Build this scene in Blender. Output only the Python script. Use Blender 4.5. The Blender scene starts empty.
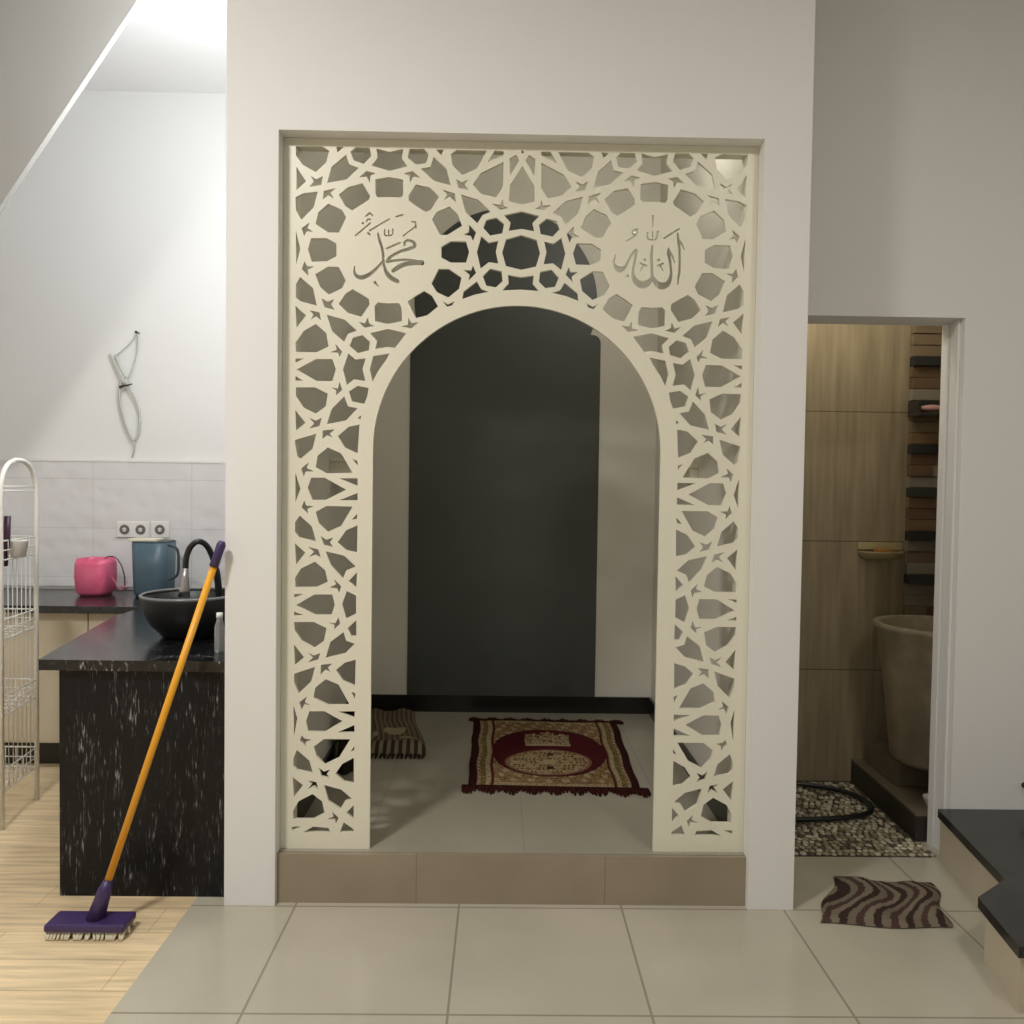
import bpy, bmesh, math, random
import numpy as np
from mathutils import Vector, Matrix
random.seed(7)
rng = random.Random(11)
D = math.pi / 180
C = bpy.context.scene.collection
SC = bpy.context.scene

# ------------------------------------------------------------------ camera
CAM_M = (Matrix.Rotation(-.7*D, 3, 'Z') @ Matrix.Rotation((90-1.72)*D, 3, 'X') @ Matrix.Rotation(.8*D, 3, 'Z'))
EYE = Vector((0, 0, 1.5))
cam_d = bpy.data.cameras.new('camera'); cam = bpy.data.objects.new('camera', cam_d); C.objects.link(cam)
cam.matrix_world = Matrix.Translation(EYE) @ CAM_M.to_4x4()
cam_d.sensor_width = 36; cam_d.lens = 800/1024*36; cam_d.clip_start = .05
SC.camera = cam

def at(u, v, X=None, Y=None, Z=None):
    """measured photo position -> world point on a plane of the room"""
    r = CAM_M @ Vector(((u-512)/800, (512-v)/800, -1))
    t = Y/r.y if Y is not None else (X/r.x if X is not None else (Z-1.5)/r.z)
    return EYE + r*t

# ------------------------------------------------------------------ materials
def mat(name, col, rough=.6, metal=0, build=None, spec=.5, trans=0, alpha=1):
    m = bpy.data.materials.new(name); m.use_nodes = True
    nt = m.node_tree; b = nt.nodes['Principled BSDF']
    b.inputs['Base Color'].default_value = (*col, 1)
    b.inputs['Roughness'].default_value = rough
    b.inputs['Metallic'].default_value = metal
    b.inputs['Specular IOR Level'].default_value = spec
    b.inputs['Transmission Weight'].default_value = trans
    b.inputs['Alpha'].default_value = alpha
    if build: build(nt, b)
    return m
def N(nt, t, **k):
    n = nt.nodes.new(t)
    for a, v in k.items():
        if a in n.inputs: n.inputs[a].default_value = v
        else: setattr(n, a, v)
    return n
def coords(nt, scale=(1, 1, 1), rot=(0, 0, 0), loc=(0, 0, 0)):
    tc = N(nt, 'ShaderNodeTexCoord'); mp = N(nt, 'ShaderNodeMapping')
    mp.inputs['Scale'].default_value = scale; mp.inputs['Rotation'].default_value = rot; mp.inputs['Location'].default_value = loc
    nt.links.new(tc.outputs['Object'], mp.inputs['Vector']); return mp.outputs['Vector']
def ramp(nt, fac, stops):
    r = N(nt, 'ShaderNodeValToRGB'); e = r.color_ramp.elements
    while len(e) < len(stops): e.new(.5)
    for i, (p, c) in enumerate(stops): e[i].position = p; e[i].color = (*c, 1)
    nt.links.new(fac, r.inputs['Fac']); return r.outputs['Color']
def bump(nt, b, h, dist=.01, strength=.5):
    bp = N(nt, 'ShaderNodeBump'); bp.inputs['Distance'].default_value = dist; bp.inputs['Strength'].default_value = strength
    nt.links.new(h, bp.inputs['Height']); nt.links.new(bp.outputs['Normal'], b.inputs['Normal'])
def noisy(scale=(1, 1, 1), ns=5, stops=None, detail=4, bd=0, bs=.3, rot=(0, 0, 0)):
    def f(nt, b):
        n = N(nt, 'ShaderNodeTexNoise'); n.inputs['Scale'].default_value = ns; n.inputs['Detail'].default_value = detail
        nt.links.new(coords(nt, scale, rot), n.inputs['Vector'])
        if stops: nt.links.new(ramp(nt, n.outputs['Fac'], stops), b.inputs['Base Color'])
        if bd: bump(nt, b, n.outputs['Fac'], bd, bs)
    return f
def tiles(w, h, c1, c2, cm, rot=(0, 0, 0), loc=(0, 0, 0), mortar=.004, offset=0, grain=None, gs=6):
    """grid of tiles; object coordinates turned so that tile x,y lie in the surface"""
    def f(nt, b):
        v = coords(nt, (1, 1, 1), rot, loc)
        br = N(nt, 'ShaderNodeTexBrick'); br.offset = offset; br.squash = 1
        br.inputs['Scale'].default_value = 1; br.inputs['Mortar Size'].default_value = mortar
        br.inputs['Brick Width'].default_value = w; br.inputs['Row Height'].default_value = h; br.inputs['Bias'].default_value = 0
        nt.links.new(v, br.inputs['Vector'])
        br.inputs['Color1'].default_value = (*c1, 1); br.inputs['Color2'].default_value = (*c2, 1); br.inputs['Mortar'].default_value = (*cm, 1)
        out = br.outputs['Color']
        n = N(nt, 'ShaderNodeTexNoise'); n.inputs['Scale'].default_value = gs; n.inputs['Detail'].default_value = 6
        nt.links.new(coords(nt, grain or (1, 1, 1)), n.inputs['Vector'])
        g = ramp(nt, n.outputs['Fac'], [(.3, (.72, .72, .70)), (.7, (1.12, 1.12, 1.12))])
        mx = N(nt, 'ShaderNodeMix', data_type='RGBA', blend_type='MULTIPLY'); mx.inputs['Factor'].default_value = 1 if grain else .35
        nt.links.new(out, mx.inputs['A']); nt.links.new(g, mx.inputs['B']); nt.links.new(mx.outputs['Result'], b.inputs['Base Color'])
        bump(nt, b, br.outputs['Fac'], -.002, .4)
    return f
def wavy(nt, b):   # white relief tile of the splashback
    v = coords(nt, (1, 1, 1))
    vo = N(nt, 'ShaderNodeTexVoronoi'); vo.feature = 'SMOOTH_F1'; vo.inputs['Scale'].default_value = 9
    mp = coords(nt, (1, 1, 1.25), (0, .5, 0)); nt.links.new(mp, vo.inputs['Vector'])
    br = N(nt, 'ShaderNodeTexBrick'); br.offset = 0
    br.inputs['Scale'].default_value = 1; br.inputs['Mortar Size'].default_value = .0015; br.inputs['Brick Width'].default_value = .6; br.inputs['Row Height'].default_value = .3
    v2 = coords(nt, (1, 1, 1), (math.pi/2, 0, 0), (.1, .02, 0)); nt.links.new(v2, br.inputs['Vector'])
    br.inputs['Color1'].default_value = (.70, .69, .69, 1); br.inputs['Color2'].default_value = (.70, .69, .69, 1); br.inputs['Mortar'].default_value = (.5, .5, .5, 1)
    nt.links.new(br.outputs['Color'], b.inputs['Base Color'])
    bump(nt, b, vo.outputs['Distance'], .02, .4)
def marble(stretch, cover):
    def f(nt, b):
        n = N(nt, 'ShaderNodeTexNoise'); n.inputs['Scale'].default_value = 7; n.inputs['Detail'].default_value = 9; n.inputs['Roughness'].default_value = .72; n.inputs['Distortion'].default_value = .5
        nt.links.new(coords(nt, stretch), n.inputs['Vector'])
        n2 = N(nt, 'ShaderNodeTexNoise'); n2.inputs['Scale'].default_value = 55; n2.inputs['Detail'].default_value = 3
        nt.links.new(coords(nt, (stretch[0], stretch[1], stretch[2]*.6)), n2.inputs['Vector'])
        m = N(nt, 'ShaderNodeMath', operation='MULTIPLY'); nt.links.new(n.outputs['Fac'], m.inputs[0]); nt.links.new(n2.outputs['Fac'], m.inputs[1])
        nt.links.new(ramp(nt, m.outputs[0], [(cover, (.006, .006, .007)), (cover+.06, (.05, .05, .052)), (cover+.12, (.30, .30, .30))]), b.inputs['Base Color'])
    return f
def vcol(nt, b):
    a = N(nt, 'ShaderNodeVertexColor'); a.layer_name = 'design'
    nt.links.new(a.outputs['Color'], b.inputs['Base Color'])
def vcol_cloth(nt, b):
    vcol(nt, b)
    n = N(nt, 'ShaderNodeTexNoise'); n.inputs['Scale'].default_value = 350; nt.links.new(coords(nt), n.inputs['Vector']); bump(nt, b, n.outputs['Fac'], .003, .5)

M = {}
M['white_wall'] = mat('painted_wall', (.775, .77, .755), .7, build=noisy(ns=60, bd=.0008, bs=.25))
M['niche_wall'] = mat('niche_paint', (.70, .675, .60), .42, build=noisy(ns=60, bd=.0006, bs=.2))
M['ceiling'] = mat('ceiling_paint', (.86, .86, .86), .8, build=noisy(ns=80, bd=.0005, bs=.2))
M['slope'] = mat('shaded_soffit_grey', (.31, .30, .28), .8, build=noisy(ns=40, bd=.001, bs=.2))  # wall white in shade, the darkness put into the base colour
M['charcoal'] = mat('charcoal_paint', (.06, .065, .06), .40, build=noisy(ns=1.6, stops=[(.3, (.056, .063, .058)), (.7, (.072, .078, .073))], bd=0))
M['splash'] = mat('relief_tile', (.6, .6, .6), .28, build=wavy)
M['panel'] = mat('cream_lacquer', (.765, .735, .605), .38)
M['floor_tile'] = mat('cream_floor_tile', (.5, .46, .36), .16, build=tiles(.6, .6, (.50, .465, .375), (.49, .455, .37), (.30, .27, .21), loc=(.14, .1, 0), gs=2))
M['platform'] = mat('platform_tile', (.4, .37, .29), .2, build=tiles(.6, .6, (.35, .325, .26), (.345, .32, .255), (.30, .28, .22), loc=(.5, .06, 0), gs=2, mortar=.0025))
M['riser'] = mat('riser_tile', (.33, .26, .18), .3, build=tiles(.7, .6, (.32, .265, .19), (.31, .255, .185), (.22, .18, .13), rot=(math.pi/2, 0, 0), loc=(.30, .3, .1), gs=5, mortar=.002))
M['wood_floor'] = mat('pale_wood_floor', (.55, .4, .22), .35, build=tiles(1.2, .16, (.76, .60, .38), (.72, .56, .35), (.45, .33, .19), grain=(.6, 9, 1), offset=.4, mortar=.0015))
M['black'] = mat('black_baseboard', (.010, .010, .009), .25, build=noisy(ns=20, stops=[(.3, (.008, .008, .007)), (.7, (.014, .014, .012))]))
M['marble'] = mat('black_marble', (.01, .01, .01), .38, spec=.25, build=marble((3.2, 1, .55), .295))
M['marble_top'] = mat('black_marble_top', (.01, .01, .01), .2, build=marble((1.4, 2.2, 1), .29), spec=.6)
M['granite'] = mat('dark_granite', (.02, .02, .02), .22, build=noisy(ns=14, stops=[(.35, (.012, .012, .012)), (.7, (.03, .03, .03))]))
M['laminate'] = mat('cream_laminate', (.56, .49, .37), .45, build=noisy(ns=3, stops=[(.3, (.54, .47, .355)), (.7, (.58, .51, .39))]))
M['bath_tile'] = mat('travertine_tile', (.4, .33, .22), .3, build=tiles(2.04, .685, (.37, .30, .205), (.35, .285, .19), (.14, .11, .075), rot=(math.pi/2, 0, 0), loc=(.9, -.128, 0), grain=(7, 7, .5), gs=4, mortar=.003))
M['bath_wall'] = mat('bathroom_paint', (.45, .40, .32), .6, build=noisy(ns=20, bd=.001))
M['stone'] = mat('stacked_stone', (.2, .15, .1), .8, build=vcol)
M['grout'] = mat('dark_grout', (.07, .06, .045), .9, build=noisy(ns=40, bd=.002))
M['pebble'] = mat('pebbles', (.3, .28, .22), .5, build=vcol)
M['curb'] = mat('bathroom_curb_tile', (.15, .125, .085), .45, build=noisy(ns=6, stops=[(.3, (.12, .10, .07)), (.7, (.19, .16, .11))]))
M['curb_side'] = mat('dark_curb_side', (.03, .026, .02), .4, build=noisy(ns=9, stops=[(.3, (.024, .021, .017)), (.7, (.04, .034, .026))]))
M['tub'] = mat('terrazzo_tub', (.3, .25, .18), .45, build=noisy(ns=12, stops=[(.3, (.26, .215, .15)), (.7, (.36, .30, .21))], bd=.001))
M['white_metal'] = mat('white_enamelled_metal', (.80, .79, .74), .3)
M['basin'] = mat('matt_black_basin', (.008, .008, .008), .42, build=noisy(ns=50, bd=.0004))
M['rim'] = mat('polished_basin_rim', (.16, .16, .16), .25)
M['black_rubber'] = mat('black_rubber', (.012, .012, .013), .4)
M['chrome'] = mat('brushed_nickel', (.42, .41, .40), .3, 1)
M['yellow'] = mat('yellow_painted_pole', (.80, .37, .02), .35)
M['purple'] = mat('dark_purple_plastic', (.045, .025, .10), .4)
M['violet'] = mat('dark_violet_handle', (.05, .012, .035), .4)
M['pink'] = mat('pink_plastic', (.78, .12, .24), .4, build=noisy(ns=9, stops=[(.3, (.68, .09, .19)), (.7, (.85, .18, .32))], bd=.006))
M['teal'] = mat('teal_grey_plastic', (.07, .125, .16), .4, build=noisy(ns=6, stops=[(.3, (.06, .105, .14)), (.7, (.09, .15, .185))]))
M['teal_dark'] = mat('dark_teal_plastic', (.03, .05, .065), .4)
M['cream'] = mat('cream_plastic', (.74, .70, .56), .4)
M['white'] = mat('white_plastic', (.78, .77, .74), .35)
M['socket_hole'] = mat('grey_socket_well', (.13, .13, .13), .4)
M['cord'] = mat('grey_white_cable', (.50, .51, .47), .5)
M['nail'] = mat('dark_nail', (.06, .06, .055), .4, .5)
M['rug'] = mat('woven_pile', (.2, .05, .05), .95, build=vcol_cloth, spec=.1)
M['fringe'] = mat('dark_maroon_fringe', (.038, .008, .007), .95, build=noisy(ns=90, bd=.004), spec=.1)
M['towel'] = mat('striped_cloth', (.2, .15, .1), .95, build=vcol_cloth, spec=.1)
M['dark_cloth'] = mat('dark_brown_cloth', (.022, .016, .011), .9, build=noisy(ns=30, bd=.006), spec=.1)
M['clear'] = mat('clear_plastic', (.62, .64, .62), .15, trans=.75)
M['brass'] = mat('aged_soap_dish', (.46, .39, .22), .35)
M['soap'] = mat('orange_soap', (.38, .17, .04), .5)
M['pink_soap'] = mat('pale_pink_soap', (.55, .30, .29), .5)
M['hose'] = mat('black_green_hose', (.012, .017, .016), .35)

# ------------------------------------------------------------------ mesh helpers
class MB:
    def __init__(s): s.bm = bmesh.new()
    def box(s, x0, x1, y0, y1, z0, z1, bev=0):
        vs = [s.bm.verts.new(p) for p in ((x0,y0,z0),(x1,y0,z0),(x1,y1,z0),(x0,y1,z0),(x0,y0,z1),(x1,y0,z1),(x1,y1,z1),(x0,y1,z1))]
        fs = [s.bm.faces.new([vs[i] for i in f]) for f in ((3,2,1,0),(4,5,6,7),(0,1,5,4),(1,2,6,5),(2,3,7,6),(3,0,4,7))]
        if bev:
            es = list({e for f in fs for e in f.edges})
            bmesh.ops.bevel(s.bm, geom=es, offset=bev, segments=2, affect='EDGES', profile=.5)
        return s
    def prism(s, pts, z0, z1):
        a = [s.bm.verts.new((x, y, z0)) for x, y in pts]; b = [s.bm.verts.new((x, y, z1)) for x, y in pts]
        n = len(pts)
        s.bm.faces.new(a[::-1]); s.bm.faces.new(b)
        for i in range(n): s.bm.faces.new((a[i], a[(i+1) % n], b[(i+1) % n], b[i]))
        return s
    def prism_y(s, pts, y0, y1):          # outline in x,z
        a = [s.bm.verts.new((x, y0, z)) for x, z in pts]; b = [s.bm.verts.new((x, y1, z)) for x, z in pts]
        n = len(pts)
        s.bm.faces.new(a); s.bm.faces.new(b[::-1])
        for i in range(n): s.bm.faces.new((a[(i+1) % n], a[i], b[i], b[(i+1) % n]))
        return s
    def tube(s, pts, r, seg=8, closed=False):
        pts = [Vector(p) for p in pts]; n = len(pts); rings = []
        up = None
        for i, p in enumerate(pts):
            if closed: t = (pts[(i+1) % n]-pts[i-1])
            else: t = pts[min(i+1, n-1)]-pts[max(i-1, 0)]
            t = t.normalized() if t.length > 1e-9 else Vector((0, 0, 1))
            if up is None: up = Vector((0, 0, 1)) if abs(t.z) < .9 else Vector((1, 0, 0))
            a = (up - t*up.dot(t))
            if a.length < 1e-4: a = t.orthogonal()
            a.normalize(); up = a; b = t.cross(a)
            rr = r[i] if isinstance(r, (list, tuple)) else r
            rings.append([s.bm.verts.new(p + a*math.cos(2*math.pi*k/seg)*rr + b*math.sin(2*math.pi*k/seg)*rr) for k in range(seg)])
        for i in range(n if closed else n-1):
            q, w = rings[i], rings[(i+1) % n]
            for k in range(seg): 
                f = s.bm.faces.new((q[k], q[(k+1) % seg], w[(k+1) % seg], w[k])); f.smooth = True
        if not closed: s.bm.faces.new(rings[0][::-1]); s.bm.faces.new(rings[-1])
        return s
    def lathe(s, prof, cx=0, cy=0, seg=32, close=False):
        rings = []
        for r, z in prof:
            if r < 1e-6: rings.append([s.bm.verts.new((cx, cy, z))])
            else: rings.append([s.bm.verts.new((cx+r*math.cos(2*math.pi*k/seg), cy+r*math.sin(2*math.pi*k/seg), z)) for k in range(seg)])
        for i in range(len(rings)-1):
            q, w = rings[i], rings[i+1]
            for k in range(seg):
                vs = []
                for v in (q[k % len(q)], q[(k+1) % len(q)], w[(k+1) % len(w)], w[k % len(w)]):
                    if v not in vs: vs.append(v)
                if len(vs) > 2:
                    f = s.bm.faces.new(vs); f.smooth = True
        return s
    def ball(s, c, r, sc=(1, 1, 1), sub=2):
        ret = bmesh.ops.create_icosphere(s.bm, subdivisions=sub, radius=r)
        for v in ret['verts']:
            v.co = Vector((v.co.x*sc[0], v.co.y*sc[1], v.co.z*sc[2])) + Vector(c)
            for f in v.link_faces: f.smooth = True
        return s
    def grid(s, nx, ny, f, col=None):
        """f(u,v)->point ; col(u,v)->rgb per face"""
        vs = [[s.bm.verts.new(f(i/nx, j/ny)) for i in range(nx+1)] for j in range(ny+1)]
        s.cols = getattr(s, 'cols', {})
        for j in range(ny):
            for i in range(nx):
                fa = s.bm.faces.new((vs[j][i], vs[j][i+1], vs[j+1][i+1], vs[j+1][i])); fa.smooth = True
                if col: fa.tag = True; s.cols[fa] = col((i+.5)/nx, (j+.5)/ny)
        return s
    def build(s, name, m, parent=None, recalc=True):
        s.bm.verts.index_update()
        if recalc: bmesh.ops.recalc_face_normals(s.bm, faces=s.bm.faces[:])
        if getattr(s, 'cols', None):
            L = s.bm.loops.layers.float_color.new('design')
            for fa in s.bm.faces:
                c = s.cols.get(fa, (.05, .05, .05))
                for lo in fa.loops: lo[L] = (*c, 1)
        me = bpy.data.meshes.new(name); s.bm.to_mesh(me); s.bm.free()
        me.materials.append(m)
        o = bpy.data.objects.new(name, me); C.objects.link(o)
        if parent:
            o.parent = parent
            o.matrix_parent_inverse = Matrix.Translation(parent.location).inverted()
        return o
def colour_faces(mb, fn):
    mb.cols = {f: fn(f) for f in mb.bm.faces}
def tag(o, label, cat, group=None, kind=None):
    o['label'] = label; o['category'] = cat
    if group: o['group'] = group
    if kind: o['kind'] = kind
    return o
def thing(name, label, cat, loc, group=None):
    o = bpy.data.objects.new(name, None); o.empty_display_size = .05; C.objects.link(o); o.location = loc
    return tag(o, label, cat, group)
def struct(name, mb, m, label=None, cat=None):
    o = mb.build(name, m); o['kind'] = 'structure'
    if label: o['label'] = label
    if cat: o['category'] = cat
    return o
def arc(cx, cz, r, a0, a1, n): return [(cx+r*math.cos((a0+(a1-a0)*i/n)*D), cz+r*math.sin((a0+(a1-a0)*i/n)*D)) for i in range(n+1)]
def smooth_path(pts, n=6):
    pts = [Vector(p) for p in pts]; out = []
    for i in range(len(pts)-1):
        p0 = pts[max(i-1, 0)]; p1 = pts[i]; p2 = pts[i+1]; p3 = pts[min(i+2, len(pts)-1)]
        for k in range(n):
            t = k/n
            out.append(.5*((2*p1)+(p2-p0)*t+(2*p0-5*p1+4*p2-p3)*t*t+(3*p1-p0-3*p2+p3)*t**3))
    out.append(pts[-1]); return out

# ================================================================== THE SETTING
XL, XR = -.815, .925          # prayer niche
PL, PR = -1.0, 1.095          # outer faces of the two piers
YF = 2.9; YN = 4.82; YK = 4.93; YD = 3.32; YB = 4.215; ZF = -.045
ZP = .14; ZT = 2.765; ZC = 3.86
struct('floor', MB().box(-1.12, 4.0, -3, 4.2, ZF-.06, ZF), M['floor_tile'], 'cream glossy floor tiles of the hall', 'floor')
struct('floor_kitchen', MB().box(-4.2, -1.12, -3, 4.95, ZF-.06, ZF), M['wood_floor'], 'pale wood-look floor on the kitchen side', 'floor')
struct('ceiling', MB().box(-4.2, 4.0, -3.1, 5.1, ZC, ZC+.1), M['ceiling'], 'white ceiling above the rooms', 'ceiling')
struct('wall_kitchen', MB().box(-4.2, PL, YK, YK+.15, ZF, ZC), M['white_wall'], 'white kitchen wall above the relief tiles', 'wall')
struct('wall_left', MB().box(-4.2, -4.1, -3, YK, ZF, ZC), M['white_wall'], 'far left white wall', 'wall')
struct('wall_rear', MB().box(-4.2, 4.0, -3.1, -3, ZF, ZC), M['white_wall'], 'white wall behind the viewer', 'wall')
struct('wall_right', MB().box(3.9, 4.0, -3, YD, ZF, ZC), M['white_wall'], 'white wall at the far right', 'wall')
w = MB().box(PL, XL, YF, YK, ZF, ZC); struct('wall_pier_left', w, M['white_wall'], 'white wall pier left of the lattice screen', 'wall')
w = MB().box(XR, PR, YF, YN+.1, ZF, ZC); struct('wall_pier_right', w, M['white_wall'], 'white wall pier right of the lattice screen', 'wall')
struct('wall_header', MB().box(XL, XR, YF, YF+.14, ZT, ZC), M['white_wall'], 'white wall above the lattice screen', 'wall')
struct('wall_niche_back', MB().box(XL, XR, YN, YN+.1, ZP, ZC), M['niche_wall'], 'beige rear wall of the prayer niche', 'wall')
struct('wall_niche_left', MB().box(XL, XL+.006, YF+.16, YN, ZP, 3.80), M['niche_wall'], 'beige left side wall of the prayer niche', 'wall')
struct('wall_niche_right', MB().box(XR-.006, XR, YF+.16, YN, ZP, 3.80), M['niche_wall'], 'beige right side wall of the prayer niche', 'wall')
struct('ceiling_niche', MB().box(XL, XR, YF+.14, YN, 3.80, 3.85), M['niche_wall'], 'low ceiling of the prayer niche', 'ceiling')
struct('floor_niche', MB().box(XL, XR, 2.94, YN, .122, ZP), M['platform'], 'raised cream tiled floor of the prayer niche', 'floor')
struct('trim_riser', MB().box(XL, XR, 2.925, 2.939, ZF, ZP-.002), M['riser'], 'brown tiled riser below the lattice screen', 'riser')
struct('baseboard_back', MB().box(XL+.02, XR-.02, YN-.014, YN, ZP, ZP+.10), M['black'], 'glossy black baseboard on the rear niche wall', 'baseboard')
struct('baseboard_left', MB().box(XL+.006, XL+.02, YF+.18, YN, ZP, ZP+.10), M['black'], 'black baseboard on the left niche wall', 'baseboard')
struct('baseboard_right', MB().box(XR-.02, XR-.006, YF+.18, YN, ZP, ZP+.10), M['black'], 'black baseboard on the right niche wall', 'baseboard')

# door wall (right), with opening
DX1 = at(958.6, 538, Y=YD).x; DZ = at(880, 316.5, Y=YD).z; DY2 = YD+.165
struct('wall_door', MB().box(PR, DX1, YD, DY2, DZ, ZC).box(DX1, 4.0, YD, DY2, ZF, ZC), M['white_wall'], 'white wall around the bathroom doorway', 'wall')
# thin door frame strip in the jamb
fr = MB().box(DX1-.012, DX1-.001, DY2-.055, DY2-.012, ZF, DZ-.001)
struct('door_1', fr.box(DX1-.012, DX1-.001, YD+.03, YD+.055, ZF, DZ-.001), M['white_wall'], 'white door frame post of the bathroom doorway', 'door frame')
struct('wall_bath_back', MB().box(PR, 2.9, YB, YB+.1, ZF, 2.9), M['bath_tile'], 'travertine look tiled bathroom wall', 'wall')
struct('wall_bath_right', MB().box(2.8, 2.9, DY2, YB, ZF, 2.9), M['bath_wall'], 'hidden right bathroom wall', 'wall')
struct('ceiling_bath', MB().box(PR, 2.9, DY2, YB+.1, 2.9, 2.95), M['ceiling'], 'bathroom ceiling', 'ceiling')
struct('floor_bath', MB().box(PR, at(931, 857, Z=ZF).x, YD+.012, DY2, ZF, ZF+.003).box(PR, 2.8, DY2, YB, ZF, ZF+.003), M['grout'], 'dark grout bed under the pebbles', 'floor')

# sloping underside in the top left of the kitchen
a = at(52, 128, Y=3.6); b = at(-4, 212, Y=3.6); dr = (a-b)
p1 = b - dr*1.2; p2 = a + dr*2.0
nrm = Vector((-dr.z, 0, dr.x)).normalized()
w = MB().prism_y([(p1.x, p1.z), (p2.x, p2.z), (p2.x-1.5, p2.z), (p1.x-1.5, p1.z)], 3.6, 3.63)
struct('trim_slope', w, M['slope'], 'sloping soffit edge high in the left corner, its shade painted grey', 'soffit')

# splashback: relief tiles + light trim on top
zs = at(120, 459, Y=YK-.012).z
struct('trim_splashback', MB().box(-4.1, PL, YK-.012, YK, .86, zs-.018), M['splash'], 'grey white relief tile splashback behind the kitchen counter', 'splashback')
struct('trim_splash_edge', MB().box(-4.1, PL, YK-.016, YK, zs-.018, zs), M['white'], 'thin white edge strip on top of the splashback', 'trim')

# charcoal mihrab shape painted on the rear wall: keyhole arch over a tall rectangle
cx = at(506, 301, Y=YN).x; cz = at(506, 301, Y=YN).z; r = 90.5/800*YN
xl = at(409, 500, Y=YN).x; xr = at(598, 500, Y=YN).x; zsh = at(585, 335, Y=YN).z
pts = [(xl, ZP+.1), (xr, ZP+.1), (xr, zsh-.05)] + arc(xr-.05, zsh-.05, .05, 15, 90, 5)
ang = math.degrees(math.asin((cz-zsh)/r))
pts += arc(cx, cz, r, -ang, 180+ang, 60)
pts += arc(xl+.05, zsh-.05, .05, 90, 165, 5) + [(xl, zsh-.05)]
tag(MB().prism_y(pts, YN-.006, YN-.0005).build('mihrab_panel', M['charcoal']), 'tall charcoal keyhole arch panel on the rear wall of the prayer niche', 'wall panel')

# ================================================================== LATTICE SCREEN
YS = 2.965; TH = .014
XC = .0565                                   # mirror axis of the screen
holes_px = []
def reg(ox, oy, lst):
    for poly in lst: holes_px.append([(ox+x/7.877, oy+y/7.877) for x, y in poly])
reg(280, 135, [
 [(125,88),(330,88),(388,122),(365,215),(282,292),(180,235),(125,160)],
 [(443,92),(505,92),(452,138)],
 [(597,95),(705,98),(720,165),(660,228),(580,200),(555,130)],
 [(760,106),(865,133),(972,108),(960,185),(1003,245),(865,283),(720,240),(768,180)],
 [(520,155),(545,230),(620,258),(525,350),(370,378),(405,250)],
 [(130,250),(205,365),(130,435)],
 [(338,322),(287,349),(243,322),(265,366),(232,408),(325,394)],
 [(440,418),(345,440),(335,510),(380,474),(428,503),(397,455)],
 [(122,490),(185,458),(298,445),(265,570),(168,668),(125,590)],
 [(380,540),(490,590),(520,650),(465,768),(380,768),(280,700),(300,610)],
 [(535,410),(650,380),(710,480),(700,510),(568,595),(515,560),(463,470)],
 [(750,350),(855,330),(970,350),(970,470),(950,493),(860,488),(770,492),(752,465)],
 [(620,335),(680,283),(755,300),(712,322),(708,378),(682,328)],
 [(975,300),(1045,285),(1105,335),(1052,328),(1022,378),(1022,322)],
 [(232,688),(170,735),(190,795),(212,757),(262,765),(218,733)],
 [(125,755),(160,895),(128,1020)],
 [(245,812),(370,812),(445,855),(445,955),(370,995),(250,998),(220,900)]])
reg(280, 250, [
 [(192,90),(172,150),(225,205),(220,155),(270,130),(217,128)],
 [(160,212),(260,300),(290,438),(165,405),(125,375),(125,270)],
 [(380,130),(462,132),(518,240),(490,300),(385,352),(315,290),(278,190)],
 [(572,308),(700,385),(705,430),(640,525),(535,495),(462,425),(515,345)],
 [(770,413),(855,420),(935,418),(958,455),(960,560),(850,583),(748,560),(745,440)],
 [(328,380),(375,407),(428,385),(404,430),(430,472),(350,450)],
 [(235,475),(310,490),(325,555),(285,522),(240,550),(263,510)],
 [(122,440),(205,515),(130,612)],
 [(283,582),(365,655),(382,760),(290,805),(125,803),(122,730),(190,635)],
 [(368,510),(510,548),(605,635),(535,660),(505,722),(410,640)],
 [(650,670),(710,725),(700,790),(615,812),(548,755),(575,690)],
 [(710,655),(850,622),(995,655),(905,772),(850,762),(750,780),(765,715)],
 [(618,565),(668,578),(692,530),(702,578),(745,598),(668,612)],
 [(435,738),(490,800),(470,845),(458,808),(395,805),(448,785)],
 [(122,855),(190,854),(122,888)],
 [(130,940),(285,858),(412,858),(440,940),(412,1032),(290,1032)],
 [(538,815),(595,862),(675,852),(650,940),(672,1032),(582,1018),(526,1064),(496,940)],
 [(735,835),(862,815),(836,866),(771,956),(729,1037),(706,940)],
 [(122,992),(122,1028),(186,1030)]])
reg(400, 135, [
 [(75,108),(190,108),(225,150),(207,222),(125,232),(60,178)],
 [(283,115),(345,112),(325,160)],
 [(400,150),(445,118),(685,122),(605,265),(490,315),(415,240)],
 [(745,122),(820,125),(815,157),(690,212)],
 [(265,172),(365,265),(400,395),(270,362),(165,265),(240,250)],
 [(443,345),(485,372),(540,350),(508,392),(540,430),(460,415)],
 [(335,430),(432,460),(440,530),(390,485),(345,515),(372,470)],
 [(815,212),(812,410),(755,490),(640,465),(572,390),(635,300)],
 [(862,185),(915,155),(940,200),(868,320)],
 [(725,540),(790,550),(808,505),(818,558),(855,575),(790,588)],
 [(125,388),(235,412),(308,485),(245,585),(205,608),(68,515),(68,475)],
 [(390,562),(455,625),(490,715),(370,788),(315,785),(252,665),(290,605)],
 [(480,468),(615,508),(715,605),(650,630),(610,695),(515,605)],
 [(760,650),(820,700),(805,775),(710,792),(655,730),(680,668)],
 [(545,705),(600,765),(575,835),(558,795),(500,785),(543,760)],
 [(400,835),(520,838),(545,920),(520,1005),(400,1005),(325,965),(325,880)],
 [(640,797),(700,847),(775,832),(755,917),(775,1012),(700,1002),(635,1052),(605,917)]])
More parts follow.
